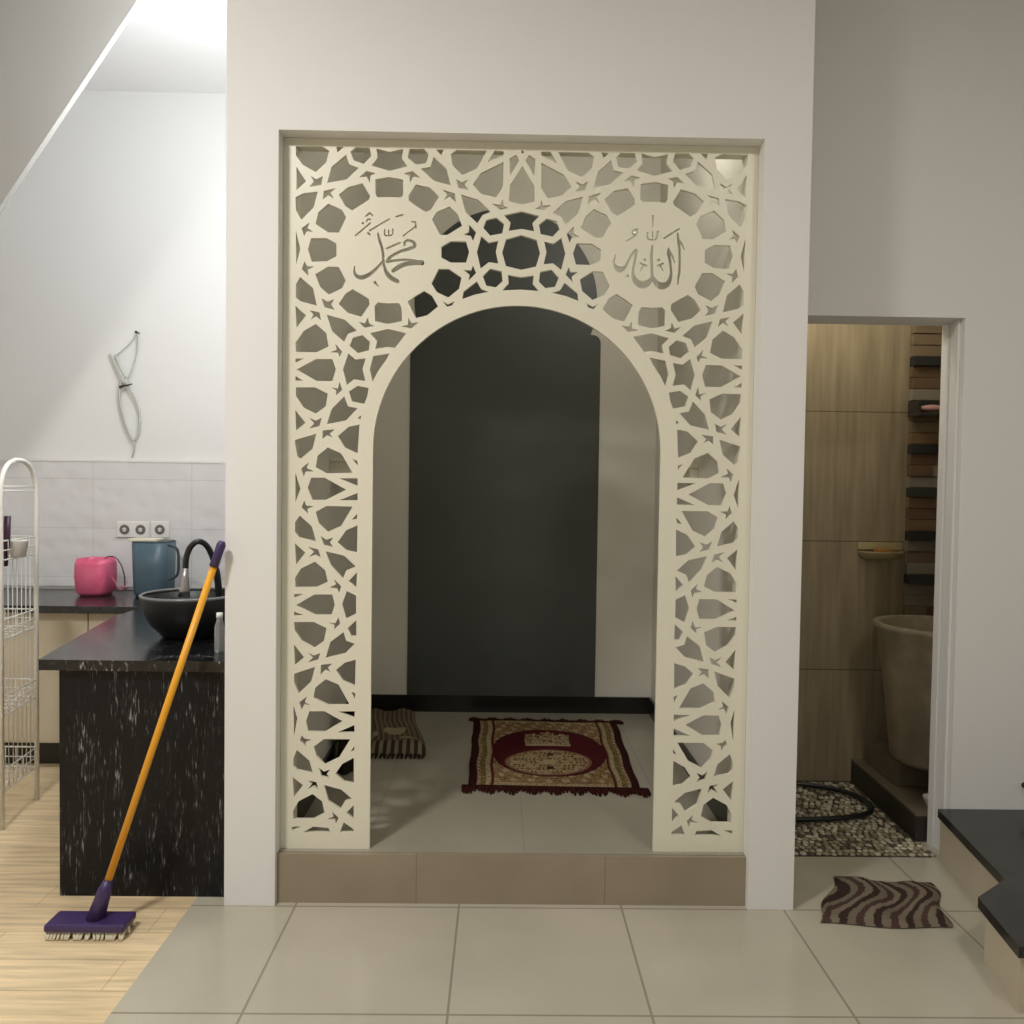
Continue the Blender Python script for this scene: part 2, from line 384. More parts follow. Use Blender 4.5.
reg(400, 200, [
 [(710,540),(800,560),(808,640),(755,688),(680,675),(652,600)],
 [(575,515),(600,575),(540,635),(548,588),(500,550),(560,553)],
 [(305,542),(385,542),(485,610),(465,700),(380,768),(290,725),(247,655)],
 [(190,715),(250,750),(300,838),(215,908),(125,930),(60,800),(115,760)],
 [(605,640),(640,700),(700,722),(590,745),(490,780),(500,720)],
 [(335,795),(375,822),(430,795),(410,830),(370,840)],
 [(10,995),(62,983),(65,930),(92,970),(145,962),(90,1012)]])
reg(270, 360, [
 [(205,215),(355,215),(455,265),(440,365),(360,422),(265,375),(205,285)],
 [(480,215),(535,225),(548,170),(568,235),(520,280),(522,240)],
 [(690,203),(778,220),(765,290),(742,345),(645,325),(622,248)],
 [(585,285),(615,365),(690,380),(600,475),(448,505),(485,385)],
 [(200,395),(280,495),(205,555)],
 [(310,455),(360,477),(408,455),(390,520),(308,540),(347,500)],
 [(690,455),(720,435),(712,468)],
 [(705,508),(620,525),(535,600),(590,690),(690,735)],
 [(415,555),(512,545),(470,580),(495,612),(450,592),(412,622)],
 [(198,630),(365,580),(335,700),(240,778),(215,760),(198,660)],
 [(360,845),(445,892),(650,888),(560,735),(455,688),(375,755)],
 [(650,780),(690,795),(690,832)],
 [(305,805),(245,855),(265,920),(280,878),(350,878),(290,850)],
 [(200,885),(240,1015),(200,1121)]])
reg(270, 470, [
 [(545,65),(690,65),(690,125)], [(690,180),(690,238),(545,238)],
 [(325,60),(430,60),(600,155),(440,235),(335,235),(297,140)],
 [(270,240),(248,295),(300,345),(295,305),(348,285),(285,280)],
 [(360,330),(445,283),(650,288),(560,440),(455,487),(385,420)],
 [(645,390),(690,340),(685,385)],
 [(235,358),(330,445),(362,562),(230,530),(197,490),(197,410)],
 [(690,435),(600,475),(532,570),(600,630),(685,650)],
 [(400,520),(445,550),(500,530),(472,570),(500,608),(425,590)],
 [(197,578),(278,650),(205,745)],
 [(300,605),(380,625),(402,690),(355,667),(308,685),(345,645)],
 [(355,722),(435,790),(455,880),(365,922),(200,922),(197,850),(245,775)],
 [(438,640),(585,675),(675,760),(600,790),(575,855),(480,750)],
 [(505,860),(560,915),(545,970),(528,935),(468,925),(520,900)],
 [(685,805),(620,875),(680,925)],
 [(190,978),(265,975),(192,1005)]])
reg(270, 590, [
 [(205,120),(350,35),(490,35),(510,115),(485,195),(355,195)],
 [(190,170),(265,198),(190,200)],
 [(605,8),(678,45),(678,185),(600,225),(568,110)],
 [(190,252),(345,252),(445,300),(425,400),(350,455),(250,400),(195,320)],
 [(460,255),(515,262),(540,212),(552,265),(505,310),(507,275)],
 [(680,238),(612,300),(640,362),(680,362)],
 [(580,332),(600,400),(668,422),(590,500),(438,535),(475,410)],
 [(190,430),(268,530),(195,590)],
 [(300,492),(345,517),(397,495),(378,550),(298,570),(337,535)],
 [(675,548),(590,572),(520,630),(575,715),(670,755)],
 [(400,590),(490,580),(455,612),(480,648),(430,632),(397,668)],
 [(190,660),(355,605),(325,720),(225,815),(190,730)],
 [(440,702),(540,745),(628,905),(455,905),(342,850),(355,770)],
 [(640,800),(672,815),(668,860)],
 [(290,838),(230,888),(248,945),(268,903),(322,908),(275,885)],
 [(185,910),(215,1010),(188,1154)],
 [(310,955),(430,955),(573,1034),(430,1119),(300,1116),(283,1032)],
 [(535,957),(668,955),(665,1008)]])
reg(270, 720, [
 [(530,98),(665,40),(665,100)],
 [(250,122),(235,160),(285,212),(280,175),(328,155),(275,148)],
 [(345,210),(425,150),(632,152),(540,300),(430,352),(365,285)],
 [(635,250),(665,205),(662,240)],
 [(212,235),(310,320),(338,420),(215,395),(182,360),(185,300)],
 [(660,298),(570,345),(515,425),(580,485),(660,500)],
 [(385,375),(425,407),(475,390),(447,425),(475,462),(405,445)],
 [(178,448),(260,515),(188,605)],
 [(295,475),(365,490),(382,550),(345,522),(298,545),(330,505)],
 [(335,583),(410,640),(430,735),(340,782),(185,782),(180,720),(225,640)],
 [(425,512),(560,548),(648,622),(590,640),(552,702),(460,640)],
 [(490,722),(540,770),(520,820),(508,785),(445,782),(500,762)],
 [(660,670),(600,732),(658,782)],
 [(170,840),(245,838),(175,870)],
 [(260,885),(340,840),(460,850),(475,885)],
 [(580,805),(660,862),(655,885),(550,885)]])
# holes that sit on the mirror axis (left half given from the 400,135 / 400,200 zooms)
axis_px = []
def regc(ox, oy, lst):
    for poly in lst: axis_px.append([(ox+x/7.877, oy+y/7.877) for x, y in poly])
regc(400, 135, [[(965,118),(952,132),(965,150)],
 [(963,245),(865,395),(858,520),(963,548)],
 [(960,600),(820,632),(872,690),(855,755),(960,740)]])
regc(400, 200, [[(957,275),(835,310),(805,410),(835,520),(957,550)],
 [(957,608),(855,590),(862,655),(810,712),(957,706)]])

def xz(p): q = at(p[0], p[1], Y=YS); return (q.x, q.z)
lattice = []
for h in holes_px:
    w_ = [xz(p) for p in h]
    lattice.append(w_); lattice.append([(2*XC-x, z) for x, z in w_][::-1])
for h in axis_px:
    w_ = [xz(p) for p in h]; x0 = w_[0][0]
    w_ = [(x-x0+XC, z) for x, z in w_]
    lattice.append(w_ + [(2*XC-x, z) for x, z in w_[::-1] if abs(x-XC) > .002])
mc = at(388.9, 250, Y=YS); MR = 51.6/800*YS
discs = [(mc.x, mc.z), (2*XC-mc.x, mc.z)]
az0 = xz((517, 449))[1]; az1 = xz((518, 305.6))[1]; 
la = at(372.9, 455, Y=YS).x; ra = at(660.6, 452, Y=YS).x; AR = (ra-la)/2; XA = (ra+la)/2; az0 = az1-AR
def circ(c, r_, n=72): return [(c[0]+r_*math.cos(2*math.pi*i/n), c[1]+r_*math.sin(2*math.pi*i/n)) for i in range(n)]
arch = [(XA+AR, ZP-.001)] + arc(XA, az0, AR, 0, 180, 64) + [(XA-AR, ZP-.001)]
outline = [(XL+.001, ZP), (XA-AR, ZP)] + arc(XA, az0, AR, 180, 0, 64) + [(XA+AR, ZP), (XR-.001, ZP), (XR-.001, ZT-.001), (XL+.001, ZT-.001)]

def flat_cut(name, loops, m, y0, th, parent):
    cu = bpy.data.curves.new(name, 'CURVE'); cu.dimensions = '2D'; cu.fill_mode = 'BOTH'; cu.extrude = th/2
    for lp in loops:
        s = cu.splines.new('POLY'); s.points.add(len(lp)-1)
        for i, (x, z) in enumerate(lp): s.points[i].co = (x, z, 0, 1)
        s.use_cyclic_u = True
    tmp = bpy.data.objects.new('tmp', cu); C.objects.link(tmp)
    dg = bpy.context.evaluated_depsgraph_get()
    me = bpy.data.meshes.new_from_object(tmp.evaluated_get(dg)); me.name = name
    bpy.data.objects.remove(tmp)
    for v in me.vertices: v.co = Vector((v.co.x, y0+th/2-v.co.z, v.co.y))
    me.materials.clear(); me.materials.append(m)
    for p in me.polygons: p.use_smooth = False
    o = bpy.data.objects.new(name, me); C.objects.link(o)
    o.parent = parent; o.matrix_parent_inverse = Matrix.Translation(parent.location).inverted()
    return o
def cdt_cut(name, loops, m, y0, th, parent):
    from mathutils.geometry import delaunay_2d_cdt
    clean = []
    for lp in loops:
        o = [lp[0]]
        for p in lp[1:]:
            if math.dist(p, o[-1]) > .0009: o.append(p)
        if math.dist(o[0], o[-1]) < .0009: o.pop()
        if len(o) > 3: clean.append(o)
    vs = []; es = []
    for o in clean:
        b = len(vs); n = len(o); vs += [Vector(p) for p in o]; es += [(b+i, b+(i+1) % n) for i in range(n)]
    V, _, F, *_r = delaunay_2d_cdt(vs, es, [], 0, 1e-6)
    def inside(x, z):
        c = False
        for o in clean:
            for (x0, z0), (x1, z1) in zip(o, o[1:]+o[:1]):
                if (z0 > z) != (z1 > z) and x < x0+(z-z0)/(z1-z0)*(x1-x0): c = not c
        return c
    keep = []
    for f in F:
        g = sum((V[i] for i in f), Vector((0, 0)))/len(f)
        if inside(g.x, g.y): keep.append(f)
    mb = MB(); a = {}; 
    for f in keep:
        for i in f:
            if i not in a: a[i] = (mb.bm.verts.new((V[i].x, y0, V[i].y)), mb.bm.verts.new((V[i].x, y0+th, V[i].y)))
    cnt = {}
    for f in keep:
        mb.bm.faces.new([a[i][0] for i in f]); mb.bm.faces.new([a[i][1] for i in f[::-1]])
        for p, q in zip(f, f[1:]+f[:1]): cnt[(p, q)] = 1
    for (p, q) in cnt:
        if (q, p) not in cnt: mb.bm.faces.new((a[q][0], a[p][0], a[p][1], a[q][1]))
    return mb.build(name, m, parent)
screen = thing('lattice_screen', 'tall cream lattice screen with a round arch opening and two inscribed discs', 'screen', (XC, YS, ZP))
flat_cut('lattice_panel', [outline] + lattice + [circ(c, MR) for c in discs], M['panel'], YS, TH, screen)
# battens of the hidden backing frame
b0 = YS+TH; b1 = b0+.045
zt = xz((400, 146.5))[1]; xe = xz((295.2, 480))[0] - .001
MB().box(XL+.001, XR-.001, b0, b1, zt, ZT-.001).box(XL+.001, xe, b0, b1, ZP, zt).box(2*XC-xe, XR-.001, b0, b1, ZP, zt).build('back_frame', M['panel'], screen)

# --- carved lettering by distance field -> contour
def contour(strokes, ox, oy, sc, step=4.0, pad=64):
    P = [p for s in strokes for p in s]
    x0 = min(p[0] for p in P)-pad; x1 = max(p[0] for p in P)+pad; y0 = min(p[1] for p in P)-pad; y1 = max(p[1] for p in P)+pad
    nx = int((x1-x0)/step)+1; ny = int((y1-y0)/step)+1
    X, Y = np.meshgrid(x0+np.arange(nx)*step, y0+np.arange(ny)*step)
    F = np.full(X.shape, 1e9)
    for s in strokes:
        if len(s) > 3:
            q = smooth_path([Vector(p) for p in s], 4); s = [tuple(v) for v in q]
        if len(s) == 1: s = [s[0], (s[0][0]+.1, s[0][1], s[0][2])]
        for a_, b_ in zip(s[:-1], s[1:]):
            dx, dy = b_[0]-a_[0], b_[1]-a_[1]; L = dx*dx+dy*dy or 1e-9
            t = np.clip(((X-a_[0])*dx+(Y-a_[1])*dy)/L, 0, 1)
            F = np.minimum(F, np.hypot(X-a_[0]-t*dx, Y-a_[1]-t*dy)-(a_[2]+(b_[2]-a_[2])*t)/2-2.6)
    seg = {}
    def ip(i0, j0, i1, j1):
        f0, f1 = F[j0, i0], F[j1, i1]; t = f0/(f0-f1)
        return (x0+(i0+(i1-i0)*t)*step, y0+(j0+(j1-j0)*t)*step)
    pts = {}; nxt = {}
    for j in range(ny-1):
        for i in range(nx-1):
            c = [F[j, i] < 0, F[j, i+1] < 0, F[j+1, i+1] < 0, F[j+1, i] < 0]
            if all(c) or not any(c): continue
            E = [((i, j), (i+1, j)), ((i+1, j), (i+1, j+1)), ((i, j+1), (i+1, j+1)), ((i, j), (i, j+1))]
            ins = []; outs = []
            for k in range(4):
                a_, b_ = c[k], c[(k+1) % 4]
                if a_ and not b_: outs.append(k)
                if b_ and not a_: ins.append(k)
            if len(outs) == 1: prs = [(outs[0], ins[0])]
            else: prs = [(o_, min(ins, key=lambda q: (q-o_) % 4)) for o_ in outs]
            for o_, n_ in prs:
                for k in (o_, n_):
                    if E[k] not in pts: pts[E[k]] = ip(*E[k][0], *E[k][1])
                nxt[E[o_]] = E[n_]
    loops = []
    while nxt:
        st = next(iter(nxt)); cur = st; lp = []
        while cur in nxt:
            lp.append(pts[cur]); cur = nxt.pop(cur)
        if len(lp) > 5: loops.append(lp)
    return [[(ox+x/sc, oy+y/sc) for x, y in lp] for lp in loops]
left_text = [
 [(318,322,14),(335,400,26),(362,480,26),(376,560,26),(380,640,24),(395,720,30),(430,790,44),(480,835,48),(540,868,42)],
 [(52,700,10),(50,760,20),(75,805,34),(130,825,46),(200,800,42),(270,750,32),(330,690,24),(378,632,20)],
 [(425,642,34),(455,595,30),(560,533,30),(690,492,34),(738,462,34),(715,418,30),(660,402,26),(622,425,26),(622,458,18)],
 [(425,642,30),(520,630,24),(640,622,22),(760,640,26),(825,645,26)], [(492,748,40),(560,702,48),(650,668,48),(760,660,44),(820,662,42)],
 [(65,345,16),(230,205,16)], [(225,290,16),(445,160,15)], [(145,207,24)],
 [(180,125,14),(225,90,16),(258,118,14)], [(185,188,12),(205,160,14),(235,165,14)], [(205,318,16),(228,338,14)],
 [(528,130,16),(600,112,16)], [(607,350,14),(750,240,14)], [(752,262,12),(742,192,13),(705,190,12)],
 [(395,280,13),(400,345,13),(480,338,13),(486,275,13)], [(440,285,11),(440,340,11)], [(418,495,18),(565,430,18)], [(285,880,30)], [(292,890,14),(315,918,12)]]
right_text = [
 [(828,265,18),(835,360,26),(848,450,24),(850,600,24),(845,720,24),(832,790,20),(830,850,8)], [(835,340,22),(880,395,20),(905,455,8)],
 [(675,320,17),(845,212,15)],
 [(725,430,10),(724,490,38),(740,580,28),(752,680,26),(748,760,34),(715,835,56),(650,865,76),(590,835,62),(552,785,42),(535,730,28),(533,620,26),(528,520,26),(540,415,20)],
 [(725,450,20),(770,530,18),(795,600,8)],
 [(540,760,26),(505,815,52),(430,852,82),(355,815,60),(322,750,36),(320,680,26),(338,590,24),(352,500,26),(352,462,38)],
 [(350,462,34),(310,500,24),(260,590,24),(225,650,34),(165,678,62),(118,640,32),(100,600,20),(105,560,16),(122,510,6)],
 [(255,750,34)], [(545,75,26),(543,150,14),(543,190,5)],
 [(485,260,15),(490,330,15),(575,335,16),(600,245,18)], [(541,250,14),(541,330,14)],
 [(245,352,12),(345,290,13),(372,222,14),(325,235,14),(310,268,14),(350,292,13)],
 [(450,570,28)], [(402,607,15),(470,635,17)], [(438,632,15),(400,690,8)], [(610,570,28)], [(662,607,15),(597,635,17)], [(630,632,15),(660,690,8)]]
for strokes, ox, oy, c, dx in ((left_text, 350, 205, discs[0], 0), (right_text, 605, 210, discs[1], 0)):
    loops = [[xz(p) for p in lp] for lp in contour(strokes, ox, oy, 11.378)]
    cdt_cut('medallion', [circ(c, MR)] + loops, M['panel'], YS, .008, screen)

# small ledges on the niche side walls
for sx, (u0, u1), v0, v1, lab in ((-1, (314, 352), 459, 472, 'small cream wall ledge on the left niche wall behind the lattice'),
                                  (1, (690, 727), 465, 479, 'small cream wall ledge on the right niche wall behind the lattice')):
    xw = XL+.006 if sx < 0 else XR-.006
    ue = u1 if sx < 0 else u0
    yy = 3.75
    pz1 = at(ue, v0, Y=yy).z; pz0 = at(ue, v1+3, Y=yy).z; xe_ = at(ue, v0, Y=yy).x
    lo, hi = sorted((xw, xe_))
    s = thing('wall_ledge', lab, 'shelf', (xw, yy, pz0), None)
    MB().box(lo, hi, yy, yy+.20, pz0, pz1-.014, .002).build('shelf_box', M['cream'], s)
    MB().box(lo-(.008 if sx > 0 else 0), hi+(.008 if sx < 0 else 0), yy-.01, yy+.21, pz1-.014, pz1, .002).build('shelf_top', M['cream'], s)

# ================================================================== PRAYER RUG
RUGK = .72
c00 = at(468, 788, Z=ZP); c10 = at(640, 791.5, Z=ZP); c11 = at(616, 724, Z=ZP); c01 = at(474, 721, Z=ZP)
GOLD = (.30, .20, .085); CREAM = (.46, .37, .22); RED = (.085, .010, .014); DK = (.038, .008, .008); OLV = (.15, .115, .045); ROSE = (.26, .13, .085)
def hsh(i, j): return (math.sin(i*12.9898+j*78.233)*43758.5453) % 1
def rugcol(u, v):
    if u < .045 or u > .955 or v < .012 or v > .985: return DK
    x = min(u, 1-u); s = hsh(int(u*110), int(v*130))
    if x < .145:
        if x < .065: return ROSE if (int(v*60)+int(u*90)) % 3 == 0 else (CREAM if s > .35 else GOLD)
        if x < .10: return OLV if s > .3 else GOLD
        if x < .125: return CREAM if s > .2 else GOLD
        return RED if x > .135 else OLV
    if v < .05 or v > .95: return CREAM if s > .4 else GOLD
    # oval field
    dx = (u-.5)/.36; dv = (v-.48)/.345
    rr = abs(dx)**2.3+abs(dv)**2.3
    if rr < 1:
        if .355 < u < .645 and .56 < v < .80:
            k = int((u-.355)/.29*9)
            top = [.74, .76, .735, .77, .79, .77, .735, .76, .74][min(k, 8)]
            if v < .585: return CREAM
            if v < top:
                return (.10, .05, .02) if (s > .72) else (CREAM if s > .3 else GOLD)
        ex = (u-.49)/.27; ev = (v-.325)/.175
        q = ex*ex+ev*ev
        if q < 1:
            if .46 < u < .54 and .30 < v < .36: return CREAM
            if abs(u-.50) < .02 and (abs(v-.25) < .02 or abs(v-.43) < .02): return (.06, .02, .015)
            w = math.sin(u*120+5*math.sin(v*37))*math.sin(v*105+4*math.sin(u*41))
            if q > .85: return ROSE
            return CREAM if w+s*.9 > .75 else (GOLD if w+s > .1 else (.13, .05, .03))
        return RED if rr < .93 else (.05, .008, .01)
    w = math.sin(u*60+v*20)*math.sin(v*55)
    return CREAM if w+s > 1.0 else (GOLD if s > .35 else (ROSE if s > .15 else (.16, .07, .035)))
def bil(u, v): return c00*(1-u)*(1-v)+c10*u*(1-v)+c11*u*v+c01*(1-u)*v
rug = thing('prayer_rug', 'maroon and gold patterned prayer rug lying flat on the niche floor', 'rug', (*((c00+c11)/2).xy, ZP))
def rp(u, v):
    p = bil(u, v); return (p.x+.004*math.sin(v*17), p.y, ZP+.0105+.002*math.sin(u*9+v*5))
mb = MB().grid(150, 170, rp, lambda u, v: tuple(c*RUGK for c in rugcol(u, v)))
mb.build('rug_pile', M['rug'], rug, recalc=False)
# backing skirt so the pile has thickness
MB().prism([(p.x, p.y) for p in (c00, c10, c11, c01)], ZP, ZP+.006).build('rug_backing', M['fringe'], rug)
for vv, sgn in ((0, -1), (1, 1)):
    mb = MB()
    for i in range(98):
        u = -.03+1.075*i/97
        p = bil(u, vv); L = .045+.022*math.sin(i*.55)+rng.random()*.014
        w_ = .0068
        q = Vector((p.x+rng.uniform(-.008, .008), p.y+sgn*L, ZP+.003))
        mb.tube([(p.x, p.y-sgn*.01, ZP+.008), ((p.x+q.x)/2, (p.y+q.y)/2, ZP+.007), tuple(q)], [w_, w_*.9, w_*.5], 5)
    mb.build('fringe', M['fringe'], rug)

# folded striped mat at left and dark bundle behind it
def striped(u, v):
    if v < .16: return (.22, .18, .12) if int(u*15) % 2 else (.045, .034, .024)
    k = int(u*30); 
    base = (.085, .06, .042) if k % 3 == 0 else ((.20, .155, .105) if k % 3 == 1 else (.13, .095, .065))
    w = math.sin(u*9+v*7)+math.sin(v*23-u*6)
    if .25 < v < .5 and w > .2: base = (.32, .26, .165)
    return base
m00 = at(366, 757, Z=ZP); m10 = at(425.5, 757.5, Z=ZP); m11 = at(416, 714, Z=ZP); m01 = at(371, 712, Z=ZP)
def folded(u, v):
    p = m00*(1-u)*(1-v)+m10*u*(1-v)+m11*u*v+m01*(1-u)*v
    e = min(1, min(u, 1-u)*14)*min(1, min(v, 1-v)*12)
    return (p.x+.012*math.sin(v*6), p.y, ZP+.006+e*(.026+.020*math.sin(v*5.5+u*2)*u+.012*math.sin(u*11)*v+.01*math.sin(v*14)))
mat_o = thing('folded_mat', 'folded brown striped mat on the niche floor beside the left screen leg', 'mat', (m00.x, m00.y, ZP))
MB().grid(60, 50, folded, striped).build('folded_cloth', M['towel'], mat_o, recalc=False)
mb = MB()
for i in range(14):
    p = m00.lerp(m10, (i+.5)/14); mb.tube([(p.x, p.y+.01, ZP+.012), (p.x+rng.uniform(-.006, .006), p.y-.03, ZP+.004)], [.007, .004], 5)
mb.build('fringe', M['dark_cloth'], mat_o)
bc = Vector((XL+.092, 3.86, ZP))
def bundle(u, v):
    a_ = u*2*math.pi; ph = v*math.pi/2
    rr = 1+.12*math.sin(3*a_+1)+.07*math.sin(7*a_+v*9)
    return (bc.x+.06*rr*math.cos(a_)*math.cos(ph)**.6, bc.y+.12*rr*math.sin(a_)*math.cos(ph)**.6, ZP+.002+.27*math.sin(ph)*(1+.15*math.sin(5*a_)))
tag(MB().grid(40, 14, bundle).build('cloth_bundle', M['dark_cloth'], recalc=True), 'dark crumpled cloth bundle on the niche floor behind the left lattice leg', 'cloth')

# ================================================================== KITCHEN
ZK = .846; ZS = .808
# back run
YCF = 4.22
xs0, xs1 = -4.05, -1.004
tag(MB().box(xs0, xs1, YCF, YK-.013, ZS, ZK, .003).build('worktop', M['granite']), 'dark granite worktop along the splashback wall', 'worktop')
cab = thing('base_cabinet', 'cream base cabinet run under the rear granite worktop', 'cabinet', (-2.6, 4.3, ZF))
MB().box(xs0, xs1, 4.30, YK-.02, .095, ZS).build('body', M['laminate'], cab)
for k in range(5):
    x0 = -3.99+k*.595
    dr_ = MB().box(x0+.003, x0+.592, 4.282, 4.30, .098, ZS-.01, .002).build('door', M['laminate'], cab)
MB().box(xs0, xs1, 4.37, 4.39, ZF, .095).build('toe_kick', M['black'], cab)
# peninsula
pen = thing('peninsula_counter', 'black white-veined marble counter peninsula with an overhanging top, left of the pier', 'counter', (-1.4, 3.4, ZF))
xa = at(59.5, 780, Y=2.962).x
MB().box(xa, -1.004, 2.962, 4.215, ZF, ZS).build('body', M['marble'], pen)
pp = [at(38, 658, Z=ZK), at(54, 652, Z=ZK), at(113, 617, Z=ZK)]
pl = [(pp[0].x+.02, 2.935), (pp[1].x-.01, 3.08), (pp[2].x, pp[2].y), (pp[2].x, 4.215), (-1.004, 4.215), (-1.004, 2.935)]
MB().prism(pl, ZS, ZK+.001).build('countertop', M['marble_top'], pen)

# basin
sc_ = at(191, 638, Z=ZK); sx, sy = sc_.x, 3.43
sx = at(191.5, 600, Y=sy).x
rb = sx - at(143.5, 593, Y=sy).x
zr = at(191, 595, Y=sy-rb*.1).z
bas = thing('vessel_sink', 'round black vessel basin standing on the marble counter', 'sink', (sx, sy, ZK))
h = zr-ZK
MB().lathe([(0, ZK+.001), (.085, ZK+.001), (.12, ZK+.01), (rb*.62, ZK+h*.12), (rb*.80, ZK+h*.32), (rb*.93, ZK+h*.62), (rb*.985, ZK+h*.93), (rb*.99, ZK+h*.985), (rb*.955, ZK+h*.985), (rb*.88, ZK+h*.62), (rb*.70, ZK+h*.32), (.05, ZK+.022), (0, ZK+.02)], sx, sy, 48).build('bowl', M['basin'], bas)
ring = [(sx+rb*.975*math.cos(a_*D*7.5), sy+rb*.975*math.sin(a_*D*7.5), zr) for a_ in range(48)]
MB().tube(ring, .007, 6, True).build('rim', M['rim'], bas)
# faucet behind the bowl
fy = sy+.02
def fp(u, v, y=fy): return tuple(at(u, v, Y=y))
fx = at(219, 600, Y=fy+.12)
fau = thing('faucet', 'black gooseneck tap with a grey spray head bending over the black basin', 'faucet', (min(fx.x, sx+rb+.03), fy+.12, ZK))
path = smooth_path([(fp(219.5, 640, fy+.12)[0], fy+.14, ZK), fp(219.5, 600, fy+.13), fp(217, 575, fy+.11), fp(212, 556, fy+.07), fp(206, 545, fy+.04), fp(198, 541.5), fp(190.5, 547), fp(186.5, 557), fp(185.5, 568)], 5)
MB().tube(path, [.0155 if i < 12 else .0125 for i in range(len(path))], 12).build('gooseneck', M['black_rubber'], fau)
a1, a2 = fp(185.5, 567), fp(184, 597)
MB().tube([a1, fp(185, 580), fp(184.6, 590), a2], [.012, .017, .022, .026], 14).build('spray_head', M['chrome'], fau)
MB().lathe([(0, ZK+.001), (.032, ZK+.001), (.032, ZK+.012), (.02, ZK+.02), (0, ZK+.02)], path[0][0], fy+.14, 20).build('base_flange', M['black_rubber'], fau)
# clear bottle beside the basin
bx = at(219, 655, Z=ZK); bx = Vector((at(219.5, 640, Y=3.10).x, 3.10, ZK))
bot = thing('bottle', 'small clear grey bottle on the counter in front of the basin beside the pier', 'bottle', tuple(bx))
MB().lathe([(0, ZK+.002), (.018, ZK+.002), (.019, ZK+.01), (.019, ZK+.10), (.012, ZK+.125), (.010, ZK+.135), (0, ZK+.135)], bx.x, bx.y, 20).build('bottle_body', M['clear'], bot)
MB().lathe([(0, ZK+.135), (.012, ZK+.135), (.012, ZK+.155), (0, ZK+.155)], bx.x, bx.y, 16).build('cap', M['white'], bot)

# pink basket
YP = 4.66
def q(u, v, y=YP): return at(u, v, Y=y)
x0, x1 = q(80, 580).x, q(112, 580).x; z1 = q(95, 558).z
pb = thing('pink_container', 'pink soft plastic tub with a loop handle on the rear worktop', 'container', ((x0+x1)/2, YP, ZK))
def rsq(cx_, cy_, hx, hy, r_, n=5):
    out = []
    for (sx_, sy_, a0) in ((1, 1, 0), (-1, 1, 90), (-1, -1, 180), (1, -1, 270)):
        for i in range(n+1):
            t = (a0+90*i/n)*D; out.append((cx_+sx_*(hx-r_)+r_*math.cos(t), cy_+sy_*(hy-r_)+r_*math.sin(t)))
    return out
def loft(mb, secs, cap0=True, cap1=True):
    rs = [[mb.bm.verts.new((x, y, z)) for x, y in pts] for pts, z in secs]; n = len(rs[0])
    for a_, b_ in zip(rs[:-1], rs[1:]):
        for i in range(n):
            f = mb.bm.faces.new((a_[i], a_[(i+1) % n], b_[(i+1) % n], b_[i])); f.smooth = True
    if cap0: mb.bm.faces.new(rs[0][::-1])
    if cap1: mb.bm.faces.new(rs[-1])
    return mb
cxp = (x0+x1)/2; hx = (x1-x0)/2; hz = z1-ZK
loft(MB(), [(rsq(cxp, YP, hx*.78, .07, .04), ZK+.001), (rsq(cxp, YP, hx*.94, .09, .04), ZK+hz*.12), (rsq(cxp, YP, hx, .095, .04), ZK+hz*.5), (rsq(cxp, YP, hx*1.0, .095, .045), ZK+hz*.86), (rsq(cxp, YP, hx*.92, .088, .045), z1),
   (rsq(cxp, YP, hx*.86, .08, .04), z1-.006), (rsq(cxp, YP, hx*.84, .078, .04), ZK+hz*.5), (rsq(cxp, YP, hx*.7, .06, .03), ZK+.012)]).build('tub', M['pink'], pb)
hp = smooth_path([q(103, 560), q(109, 556.5), q(116, 558), q(121.5, 566), q(124.5, 577), q(124.5, 586)], 6)
MB().tube(hp, .0035, 6).build('strap_handle', M['violet'], pb)
hp = smooth_path([q(114, 575), q(119, 584), q(124, 589), q(128, 584)], 6)
MB().tube([(p.x, p.y-.03, p.z) for p in hp], .003, 6).build('strap_handle', M['pink'], pb)

# teal jug
x0, x1 = q(136.5, 560).x, q(172, 560).x; z1 = q(153, 542).z; cj = (x0+x1)/2; hj = (x1-x0)/2; hz = z1-ZK
jug = thing('water_jug', 'dark teal plastic jug with a cream lid under the wall sockets', 'jug', (cj, YP, ZK))
loft(MB(), [(rsq(cj, YP, hj*.84, .085, .05), ZK+.001), (rsq(cj, YP, hj*.94, .10, .06), ZK+hz*.08), (rsq(cj, YP, hj*.97, .105, .06), ZK+hz*.5), (rsq(cj, YP, hj*1.0, .11, .06), z1)]).build('jug_body', M['teal'], jug)
xa_, xb_ = q(135, 538).x, q(163, 538).x
loft(MB(), [(rsq(cj, YP, hj*.99, .108, .06), z1), (rsq(cj, YP, hj*.97, .106, .06), z1+.008)]).build('lid', M['teal_dark'], jug)
MB().box(xa_, xb_, YP-.09, YP+.02, z1+.008, z1+.024, .004).build('lid_clip', M['cream'], jug)
hp = smooth_path([q(168, 545, YP-.1), q(177, 549, YP-.1), q(178.5, 562, YP-.1), q(177, 575, YP-.1), q(168, 580, YP-.1)], 6)
MB().tube(hp, .008, 8).build('handle', M['teal_dark'], jug)

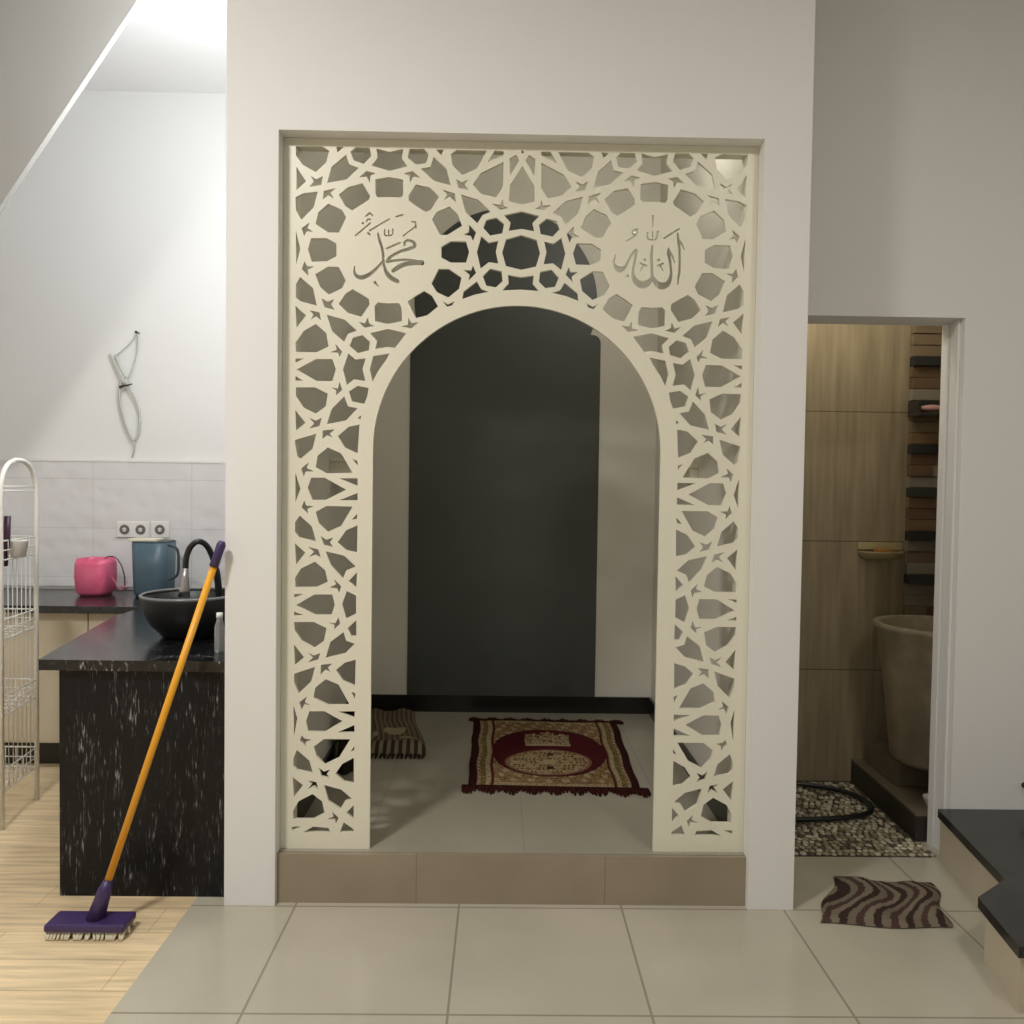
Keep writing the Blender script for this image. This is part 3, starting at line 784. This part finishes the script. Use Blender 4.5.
# sockets
YW = YK-.012
for (u0, u1, nm, lab) in ((117.5, 149.5, 2, 'white double wall socket plate above the teal jug'), (152, 169.5, 1, 'white single wall socket right of the double plate')):
    p0 = at(u0, 521.5, Y=YW); p1 = at(u1, 537.5, Y=YW)
    so = thing('wall_socket', lab, 'socket', ((p0.x+p1.x)/2, YW, p1.z))
    MB().box(p0.x, p1.x, YW-.012, YW, p1.z, p0.z, .003).build('plate', M['white'], so)
    for k in range(nm):
        cxs = p0.x+(p1.x-p0.x)*(k+.5)/nm; czs = (p0.z+p1.z)/2
        mb = MB(); n = 24
        ringo = [(cxs+.030*math.cos(2*math.pi*i/n), czs+.030*math.sin(2*math.pi*i/n)) for i in range(n)]
        mb.prism_y(ringo, YW-.0155, YW-.012); ou = mb.build('outlet', M['socket_hole'], so)
        mb = MB(); mb.prism_y([(cxs+.012*math.cos(2*math.pi*i/n), czs+.012*math.sin(2*math.pi*i/n)) for i in range(n)], YW-.018, YW-.0155)
        mb.build('outlet_core', M['white'], ou)
        mb = MB()
        for s_ in (-1, 1): mb.prism_y([(cxs+s_*.006+.003*math.cos(2*math.pi*i/8), czs+.0035*math.sin(2*math.pi*i/8)) for i in range(8)], YW-.019, YW-.018)
        mb.build('pin_hole', M['black_rubber'], ou)
hp = smooth_path([at(166, 538, Y=YW-.014), at(172, 546, Y=YW-.03), at(180, 556, Y=YW-.04), at(184, 566, Y=YW-.05), at(186, 585, Y=YW-.08)], 6)
hp[-1].z = ZK+.01
tag(MB().tube([tuple(p) for p in hp], .004, 6).build('power_cable', M['cord']), 'thin grey power cable dropping from the single wall socket', 'cable')

# cable loop hanging from a nail
YC = YK-.012
def k_(pts, r, n=6): return [tuple(p) for p in smooth_path([at(u, v, Y=YC-d_) for u, v, d_ in pts], n)], r
cc = thing('hanging_cable', 'knotted pale cable loop with a modelled shadow tail, hanging from a nail on the kitchen wall', 'cable', tuple(at(138, 333, Y=YC)))
mb = MB()
for pts, r in (k_([(138, 333, .006), (130, 343, .01), (117, 355, .01)], .003), k_([(138, 334, .006), (137, 352, .012), (131, 372, .014), (125, 383, .02)], .0045),
               k_([(110, 354, .004), (114, 362, .012), (120, 374, .02), (126, 384, .02)], .006), k_([(115.5, 355, .004), (119, 365, .02), (126, 378, .024)], .0075),
               k_([(121, 380, .02), (119.5, 392, .014), (121, 408, .012), (126, 426, .01), (133, 440, .008), (138, 434, .008), (139.5, 416, .01), (136, 400, .014), (127, 384, .02)], .0075),
               k_([(134, 441, .008), (134, 450, .006), (132, 457, .004)], .005)):  # short lowest tube models the loop's shadow on the wall
    mb.tube(pts, r, 6)
mb.ball(at(125, 382, Y=YC-.02), .02, (1, .6, .9)); mb.build('cable_loop_and_shadow', M['cord'], cc)
p = at(138, 333, Y=YC)
MB().tube([(p.x, YK, p.z), (p.x, YC-.025, p.z)], .006, 8).ball((p.x, YC-.026, p.z), .010, (1, .5, 1), 1).build('nail', M['nail'], cc)
p = at(119.5, 387, Y=YC-.03); q_ = at(132, 384, Y=YC-.03)
MB().tube([tuple(p), tuple(p.lerp(q_, .35))], .008, 6).tube([tuple(p.lerp(q_, .35)), tuple(q_)], .0045, 6).build('cable_tie', M['nail'], cc)

# wire rack
rk = thing('wire_rack', 'tall white wire basket rack standing at the left edge on the wood floor', 'rack', (-2.15, 3.6, ZF))
def frame(xo):
    A = at(2, 830, Z=ZF); B = at(37, 800, Z=ZF)
    A = Vector((A.x+xo, A.y, ZF)); B = Vector((B.x+xo, B.y, ZF)); zt_ = 1.595
    pts = [A]; pts.append(Vector((A.x, A.y, 1.41)))
    n = (B-A)
    for a_ in range(1, 7): t = a_/7*math.pi/2; pts.append(Vector((A.x, A.y, 1.43))+n*.32*(1-math.cos(t))+Vector((0, 0, .155*math.sin(t))))
    pts.append(A+n*.40+Vector((0, 0, zt_-ZF))); pts.append(A+n*.60+Vector((0, 0, zt_-ZF)))
    for a_ in range(6, 0, -1): t = a_/7*math.pi/2; pts.append(Vector((B.x, B.y, 1.43))-n*.32*(1-math.cos(t))+Vector((0, 0, .155*math.sin(t))))
    pts.append(Vector((B.x, B.y, 1.41))); pts.append(B)
    return A, B, pts
A, B, pts = frame(0); A2, B2, pts2 = frame(-.50)
MB().tube([tuple(p) for p in pts], .011, 8).build('end_frame', M['white_metal'], rk)
MB().tube([tuple(p) for p in pts2], .011, 8).build('end_frame', M['white_metal'], rk)
for zt_, zb_ in ((1.475, 1.455), (1.235, 1.15), (.885, .80), (.545, .46), (.215, .12)):
    mb = MB()
    cor = lambda z: [(A.x, A.y, z), (B.x, B.y, z), (B2.x, B2.y, z), (A2.x, A2.y, z)]
    mb.tube(cor(zt_), .004, 5, True); mb.tube(cor(zb_), .004, 5, True)
    if zt_ < 1.4:
        mb.tube(cor((zt_+zb_)/2), .003, 5, True)
        for k in range(0, 6):
            t = k/5; a_ = A.lerp(B, t); b_ = A2.lerp(B2, t)
            for g in (a_, b_): mb.tube([(g.x, g.y, zt_), (g.x, g.y, zb_)], .002, 4)
            mb.tube([(a_.x, a_.y, zb_), (b_.x, b_.y, zb_)], .002, 4)
        for k in range(1, 10):
            t = k/10; a_ = A.lerp(A2, t); b_ = B.lerp(B2, t)
            for g in (a_, b_): mb.tube([(g.x, g.y, zt_), (g.x, g.y, zb_)], .002, 4)
            mb.tube([(a_.x, a_.y, zb_), (b_.x, b_.y, zb_)], .002, 4)
    mb.build('basket', M['white_metal'], rk)
# back grille: long vertical wires of the end frame
mb = MB()
for k in range(1, 8):
    g = A.lerp(B, k/8); mb.tube([(g.x-.01, g.y, 1.16), (g.x-.01, g.y, .12)], .0022, 4)
mb.build('end_grille', M['white_metal'], rk)
# things in the top basket
Yr = 3.6
p0 = at(7.5, 516, Y=Yr); p1 = at(4.5, 566, Y=Yr)
zb = 1.152
dir_ = (p1-p0).normalized(); t_ = (zb+.003-p0.z)/dir_.z; pe = p0+dir_*t_
sp = thing('kitchen_utensil', 'dark violet handled utensil standing in the top rack basket', 'utensil', tuple(pe))
MB().tube([tuple(p0), tuple(p0.lerp(p1, .5)), tuple(p1)], [.014, .017, .013], 10).build('handle', M['violet'], sp)
MB().tube([tuple(p1), tuple(pe)], [.007, .006], 8).build('blade', M['chrome'], sp)
cu_ = at(14, 570, Y=Yr)
cup = tag(MB().lathe([(0, zb+.002), (.03, zb+.002), (.042, zb+.075), (.044, zb+.078), (.040, zb+.078), (.029, zb+.01), (0, zb+.008)], at(15, 560, Y=3.62).x-.01, 3.66, 24).build('cup', M['white']), 'small white cup in the top rack basket beside the utensil', 'cup')

# mop
bt = at(103, 896, Y=2.72); tp = at(222.5, 541, Y=2.86)
tp = Vector((tp.x, tp.y, tp.z))
mp = thing('mop', 'mop with a yellow pole and purple grip leaning against the left pier', 'mop', (bt.x, bt.y, ZF))
g1 = tp.lerp(bt, .075)
s1_ = at(114, 884, Y=2.73)
s1_ = tp.lerp(bt, .955)
low = tp + (bt-tp)*(1.0 + (bt.z-.05-ZF)/(tp.z-bt.z))
MB().tube([tuple(g1), tuple(s1_)], .0125, 12).build('pole', M['yellow'], mp)
MB().tube([tuple(tp), tuple(tp.lerp(g1, .15)), tuple(tp.lerp(g1, .5)), tuple(g1)], [.010, .0165, .0155, .017], 12).build('grip', M['purple'], mp)
MB().tube([tuple(s1_), tuple(s1_.lerp(low, .3)), tuple(low)], [.015, .024, .030], 12).build('socket', M['purple'], mp)
MB().box(low.x-.15, low.x+.12, low.y-.05, low.y+.05, ZF+.028, ZF+.055, .008).build('head', M['purple'], mp)
mb = MB()
for i in range(24):
    for j in (-1, 0, 1): 
        x = low.x-.145+i*.0112; mb.tube([(x, low.y+j*.03, ZF+.03), (x+rng.uniform(-.01, .01), low.y+j*.045, ZF+.002)], [.006, .005], 5)
mb.build('fibres', M['cream'], mp)

# ================================================================== BATHROOM
# stacked stone strip
xs = at(907, 450, Y=YB).x
mb = MB(); cols = {}

darkz = [at(925, v, Y=YB-.02).z for v in (362, 404, 448, 492, 535, 579, 622)]
def addbox(x0, x1, d0, z0, z1, c):
    n0 = len(mb.bm.faces); mb.box(x0, x1, YB-d0, YB-.001, z0, z1, .002); mb.bm.faces.ensure_lookup_table()
    for f in mb.bm.faces[n0:]: cols[f] = c
bounds = sorted(darkz); pitch = (bounds[-1]-bounds[0])/(len(bounds)-1); hd = .05
zz = bounds[0]-4*pitch
while zz < 2.55:
    x = xs
    while x < 2.78:
        w_ = rng.uniform(.22, .4); x2 = min(x+w_, 2.79)
        addbox(x, x2-.003, .055+rng.random()*.01, zz-hd/2, zz+hd/2, rng.choice([(.026, .025, .022), (.034, .033, .029), (.022, .021, .020)])); x = x2
    n = 3; hh = (pitch-hd)/n
    for k in range(n):
        x = xs
        while x < 2.78:
            w_ = rng.uniform(.10, .26); x2 = min(x+w_, 2.79); c = rng.choice([(.20, .125, .065), (.17, .13, .09), (.25, .22, .17), (.15, .09, .05), (.22, .16, .10)])
            addbox(x, x2-.002, .022+rng.random()*.022, zz+hd/2+k*hh+.002, zz+hd/2+(k+1)*hh-.001, c); x = x2
    zz += pitch
mb.cols = cols
st_ = mb.build('trim_stone', M['stone']); st_['kind'] = 'structure'; st_['label'] = 'strip of stacked brown and black stone cladding in the bathroom'; st_['category'] = 'cladding'

# raised curb in bathroom
ZC1 = ZF+.124
xc0 = at(851, 757, Z=ZC1).x-.01
cy0 = DY2+.002
pts = [(xc0-.02, cy0), (2.79, cy0), (2.79, YB-.075), (xc0, YB-.075)]
pts = [(at(936, 830, Z=ZC1).x, cy0), (2.79, cy0), (2.79, YB-.002), (xc0, YB-.002)]
cb = thing('bathroom_ledge', 'low raised tiled ledge under the water tub in the bathroom', 'ledge', (pts[0][0], cy0, ZF))
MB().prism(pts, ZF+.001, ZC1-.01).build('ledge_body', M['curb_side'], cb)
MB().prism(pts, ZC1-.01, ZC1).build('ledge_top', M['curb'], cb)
bl = at(897, 787, Z=ZC1)
tag(MB().box(bl.x, bl.x+.62, bl.y, 4.13, ZC1+.001, ZC1+.118, .004).build('pedestal_block', M['curb']), 'tiled square block carrying the large water tub', 'block')
# tub
tcx = at(880, 624, Y=3.845).x+.285; tcy = 3.845; z0 = ZC1+.120; zr_ = at(915, 624, Y=3.845).z; rt = .29; hh = zr_-z0
tag(MB().lathe([(0, z0), (.19, z0), (.20, z0+.02), (.225, z0+hh*.4), (.262, z0+hh*.8), (.27, z0+hh*.93), (rt-.002, z0+hh*.965), (rt, zr_), (rt-.018, zr_+.003), (rt-.035, zr_-.004), (.235, z0+hh*.7), (.18, z0+.05), (0, z0+.04)], tcx, tcy, 56).build('water_tub', M['tub']),
    'large round brown water tub standing on a tiled block in the bathroom', 'water tub')
# soap dish
dx0, dx1 = at(857, 550, Y=YB).x, at(903, 550, Y=YB-.02).x; dz = at(880, 543, Y=YB).z; dc = (dx0+dx1)/2; dh = (dx1-dx0)/2
sd = thing('soap_dish', 'rounded tan soap dish fixed to the bathroom wall tiles beside the stone strip', 'soap dish', (dc, YB, dz-.08))
mb = MB()
def half(r_, ry, z): return [(dc+r_*math.cos(math.pi+math.pi*i/20), YB-.003+ry*math.sin(math.pi+math.pi*i/20), z) for i in range(21)]
secs = [half(dh*.55, .05, dz-.085), half(dh*.82, .08, dz-.072), half(dh*.97, .105, dz-.05), half(dh, .11, dz-.042), half(dh*.9, .098, dz-.042), half(dh*.8, .075, dz-.060), half(dh*.5, .045, dz-.066)]
rs = [[mb.bm.verts.new(p) for p in s] for s in secs]
for a_, b_ in zip(rs[:-1], rs[1:]):
    for i in range(20): f = mb.bm.faces.new((a_[i], a_[i+1], b_[i+1], b_[i])); f.smooth = True
    f = mb.bm.faces.new((a_[0], b_[0], b_[20], a_[20])) if False else None
mb.bm.faces.new(rs[0]); mb.bm.faces.new(rs[-1])
mb.build('dish_bowl', M['brass'], sd, recalc=True)
MB().box(dc-dh, dc+dh, YB-.014, YB-.001, dz-.035, dz+.004, .003).build('back_plate', M['brass'], sd)
tag(MB().box(dc-.045, dc+.04, YB-.07, YB-.03, dz-.058, dz-.026, .008).build('soap_bar', M['soap']), 'orange brown soap bar lying in the wall soap dish', 'soap')
# pink soap on a stone
py_ = YB-.10; pc = at(929, 407, Y=py_)
hs = thing('soap_holder', 'small dark wall holder on the stone strip carrying a pink soap', 'soap holder', (pc.x, YB-.05, pc.z-.04))
MB().box(pc.x-.075, pc.x+.12, YB-.145, YB-.025, pc.z-.05, pc.z-.030, .004).build('holder_tray', M['curb_side'], hs)
MB().box(pc.x-.075, pc.x-.060, YB-.140, YB-.03, pc.z-.032, pc.z+.03, .003).build('holder_side', M['curb_side'], hs)
tag(MB().ball((pc.x+.02, py_+.01, pc.z-.008), .052, (1.25, .7, .40), 3).build('pink_soap', M['pink_soap']), 'pale pink soap on the dark holder high on the stone strip', 'soap')
# white scoop on ledge
sw = at(929, 802, Z=ZC1+.02)
tag(MB().lathe([(0, ZC1+.001), (.022, ZC1+.001), (.035, ZC1+.043), (.037, ZC1+.046), (.033, ZC1+.046), (.02, ZC1+.008), (0, ZC1+.007)], min(sw.x+.01, 2.7), sw.y, 20).build('small_bowl', M['white']), 'small white bowl on the bathroom ledge next to the doorway jamb', 'bowl')
# pebbles
mb = MB(); cols = {}
yy = YD+.03; j = 0
base_i = bmesh.new(); bmesh.ops.create_icosphere(base_i, subdivisions=1, radius=1); bv = [v.co.copy() for v in base_i.verts]; bf = [[v.index for v in f.verts] for f in base_i.faces]; base_i.free()
while yy < YB-.02:
    x = PR+.02+(j % 2)*.016
    lim = pts[0][0]+(pts[3][0]-pts[0][0])*max(0, (yy-cy0))/(YB-cy0)-.015
    if yy < cy0: lim = DX1-.05
    while x < lim:
        r_ = rng.uniform(.012, .017); a_ = rng.random()*6.28; c = rng.choice([(.55, .50, .37), (.43, .38, .27), (.28, .24, .17), (.12, .10, .07), (.62, .57, .44), (.35, .30, .20)])
        el = rng.uniform(1.0, 1.35); px_, py2 = x+rng.uniform(-.003, .003), yy+rng.uniform(-.003, .003)
        vs = [mb.bm.verts.new((px_+(v.x*el*math.cos(a_)-v.y*math.sin(a_))*r_, py2+(v.x*el*math.sin(a_)+v.y*math.cos(a_))*r_, ZF+.004+v.z*r_*.45)) for v in bv]
        for f in bf: fa = mb.bm.faces.new([vs[i] for i in f]); fa.smooth = True; cols[fa] = c
        x += r_*2.05
    yy += .0285; j += 1
mb.cols = cols
tag(mb.build('pebbles', M['pebble'], recalc=False), 'small beige and grey pebbles set in the bathroom floor', 'pebbles', kind='stuff')
# hose
hp = smooth_path([at(u, v, Z=ZF+.028) for u, v in ((770, 783), (800, 784), (830, 788), (855, 795), (869, 804), (870, 812), (850, 817), (820, 819), (790, 819), (770, 816))], 8)
hp = [(max(p.x, PR+.03), p.y, ZF+.028) for p in hp]
tag(MB().tube(hp, .012, 10).build('garden_hose', M['hose']), 'black hose curled on the pebble floor of the bathroom', 'hose')

# door mat
def doormat(name, quad, h0, label, ph):
    A_, B_, C_, D_ = [at(*p_, Z=ZF) for p_ in quad]
    def f(u, v):
        p_ = A_*(1-u)*(1-v)+B_*u*(1-v)+C_*u*v+D_*(1-u)*v
        e = min(1, min(u, 1-u)*20)*min(1, min(v, 1-v)*16)
        return (p_.x+.012*math.sin(v*9+ph), p_.y+.01*math.sin(u*7+ph), ZF+.005+e*(h0+h0*.8*math.sin(u*13+v*4+ph)))
    def c(u, v):
        k = int((u+.12*math.sin(v*6+ph))*16) % 4
        return ((.045, .028, .023), (.17, .14, .105), (.075, .045, .036), (.20, .165, .12))[k]
    return tag(MB().grid(70, 40, f, c).build(name, M['towel'], recalc=False), label, 'mat')
doormat('door_mat', ((818, 925), (952, 930), (935, 885), (836, 878)), .010, 'crumpled brown striped cloth mat on the floor before the bathroom doorway', 1.0)

# raised black topped step at the right
e1 = (at(942, 812, Z=.17).x, YD-.001); e2 = at(1005, 879, Z=.17); e3 = at(978, 897, Z=.17)
sp_ = [e1, (e2.x, e2.y), (e3.x, e3.y), (e3.x-.05, 2.3), (3.88, 2.3), (3.88, YD-.001)]
stp = thing('low_step', 'low step with a dark granite top against the right wall', 'step', (e1[0], 2.8, ZF))
MB().prism(sp_, .135, .170).build('step_top', M['granite'], stp)
sb = [(e1[0]+.012, YD-.002), (e2.x+.014, e2.y), (e3.x+.02, e3.y-.01), (e3.x-.03, 2.32), (3.87, 2.32), (3.87, YD-.002)]
MB().prism(sb, ZF, .135).build('step_body', M['laminate'], stp)
# dark stopper on the wall
p = at(1024, 785, Y=YD)
tag(MB().tube([(p.x, YD, p.z), (p.x, YD-.03, p.z)], .012, 14).build('door_stopper', M['black_rubber']), 'small dark round stopper on the right wall above the low step', 'stopper')

# ================================================================== LIGHT
def lamp(name, kind, loc, power, col, size=.3, rot=None, spot=None):
    l = bpy.data.lights.new(name, kind); l.energy = power; l.color = col
    if kind == 'AREA': l.size = size; l.shape = 'DISK'
    else: l.shadow_soft_size = size
    if spot: l.spot_size = spot[0]*D; l.spot_blend = spot[1]
    o = bpy.data.objects.new(name, l); C.objects.link(o); o.location = loc
    if rot: o.rotation_euler = rot
    return o
lamp('hall_light', 'AREA', (-1.65, .7, 3.75), 93, (1, .965, .92), .45)
lamp('hall_light', 'AREA', (1.6, .5, 3.75), 24, (1, .95, .86), .45)  # fill lamp, added to brighten the right side of the hall
lamp('niche_light', 'POINT', (.62, 3.4, 3.2), 9.5, (1, .96, .85), .12)
lamp('kitchen_ceiling_light', 'POINT', (-1.12, 3.45, 3.15), 60, (.93, .97, 1), .16)
lamp('bathroom_light', 'POINT', (1.55, 3.75, 2.75), 7, (1, .92, .72), .08)
wd = bpy.data.worlds.new('world'); SC.world = wd; wd.use_nodes = True
wd.node_tree.nodes['Background'].inputs['Color'].default_value = (1, .96, .9, 1); wd.node_tree.nodes['Background'].inputs['Strength'].default_value = .02

SC.view_settings.view_transform = 'Standard'; SC.view_settings.look = 'None'
SC.view_settings.gamma = 1; SC.view_settings.use_curve_mapping = False; SC.view_settings.exposure = 0.06
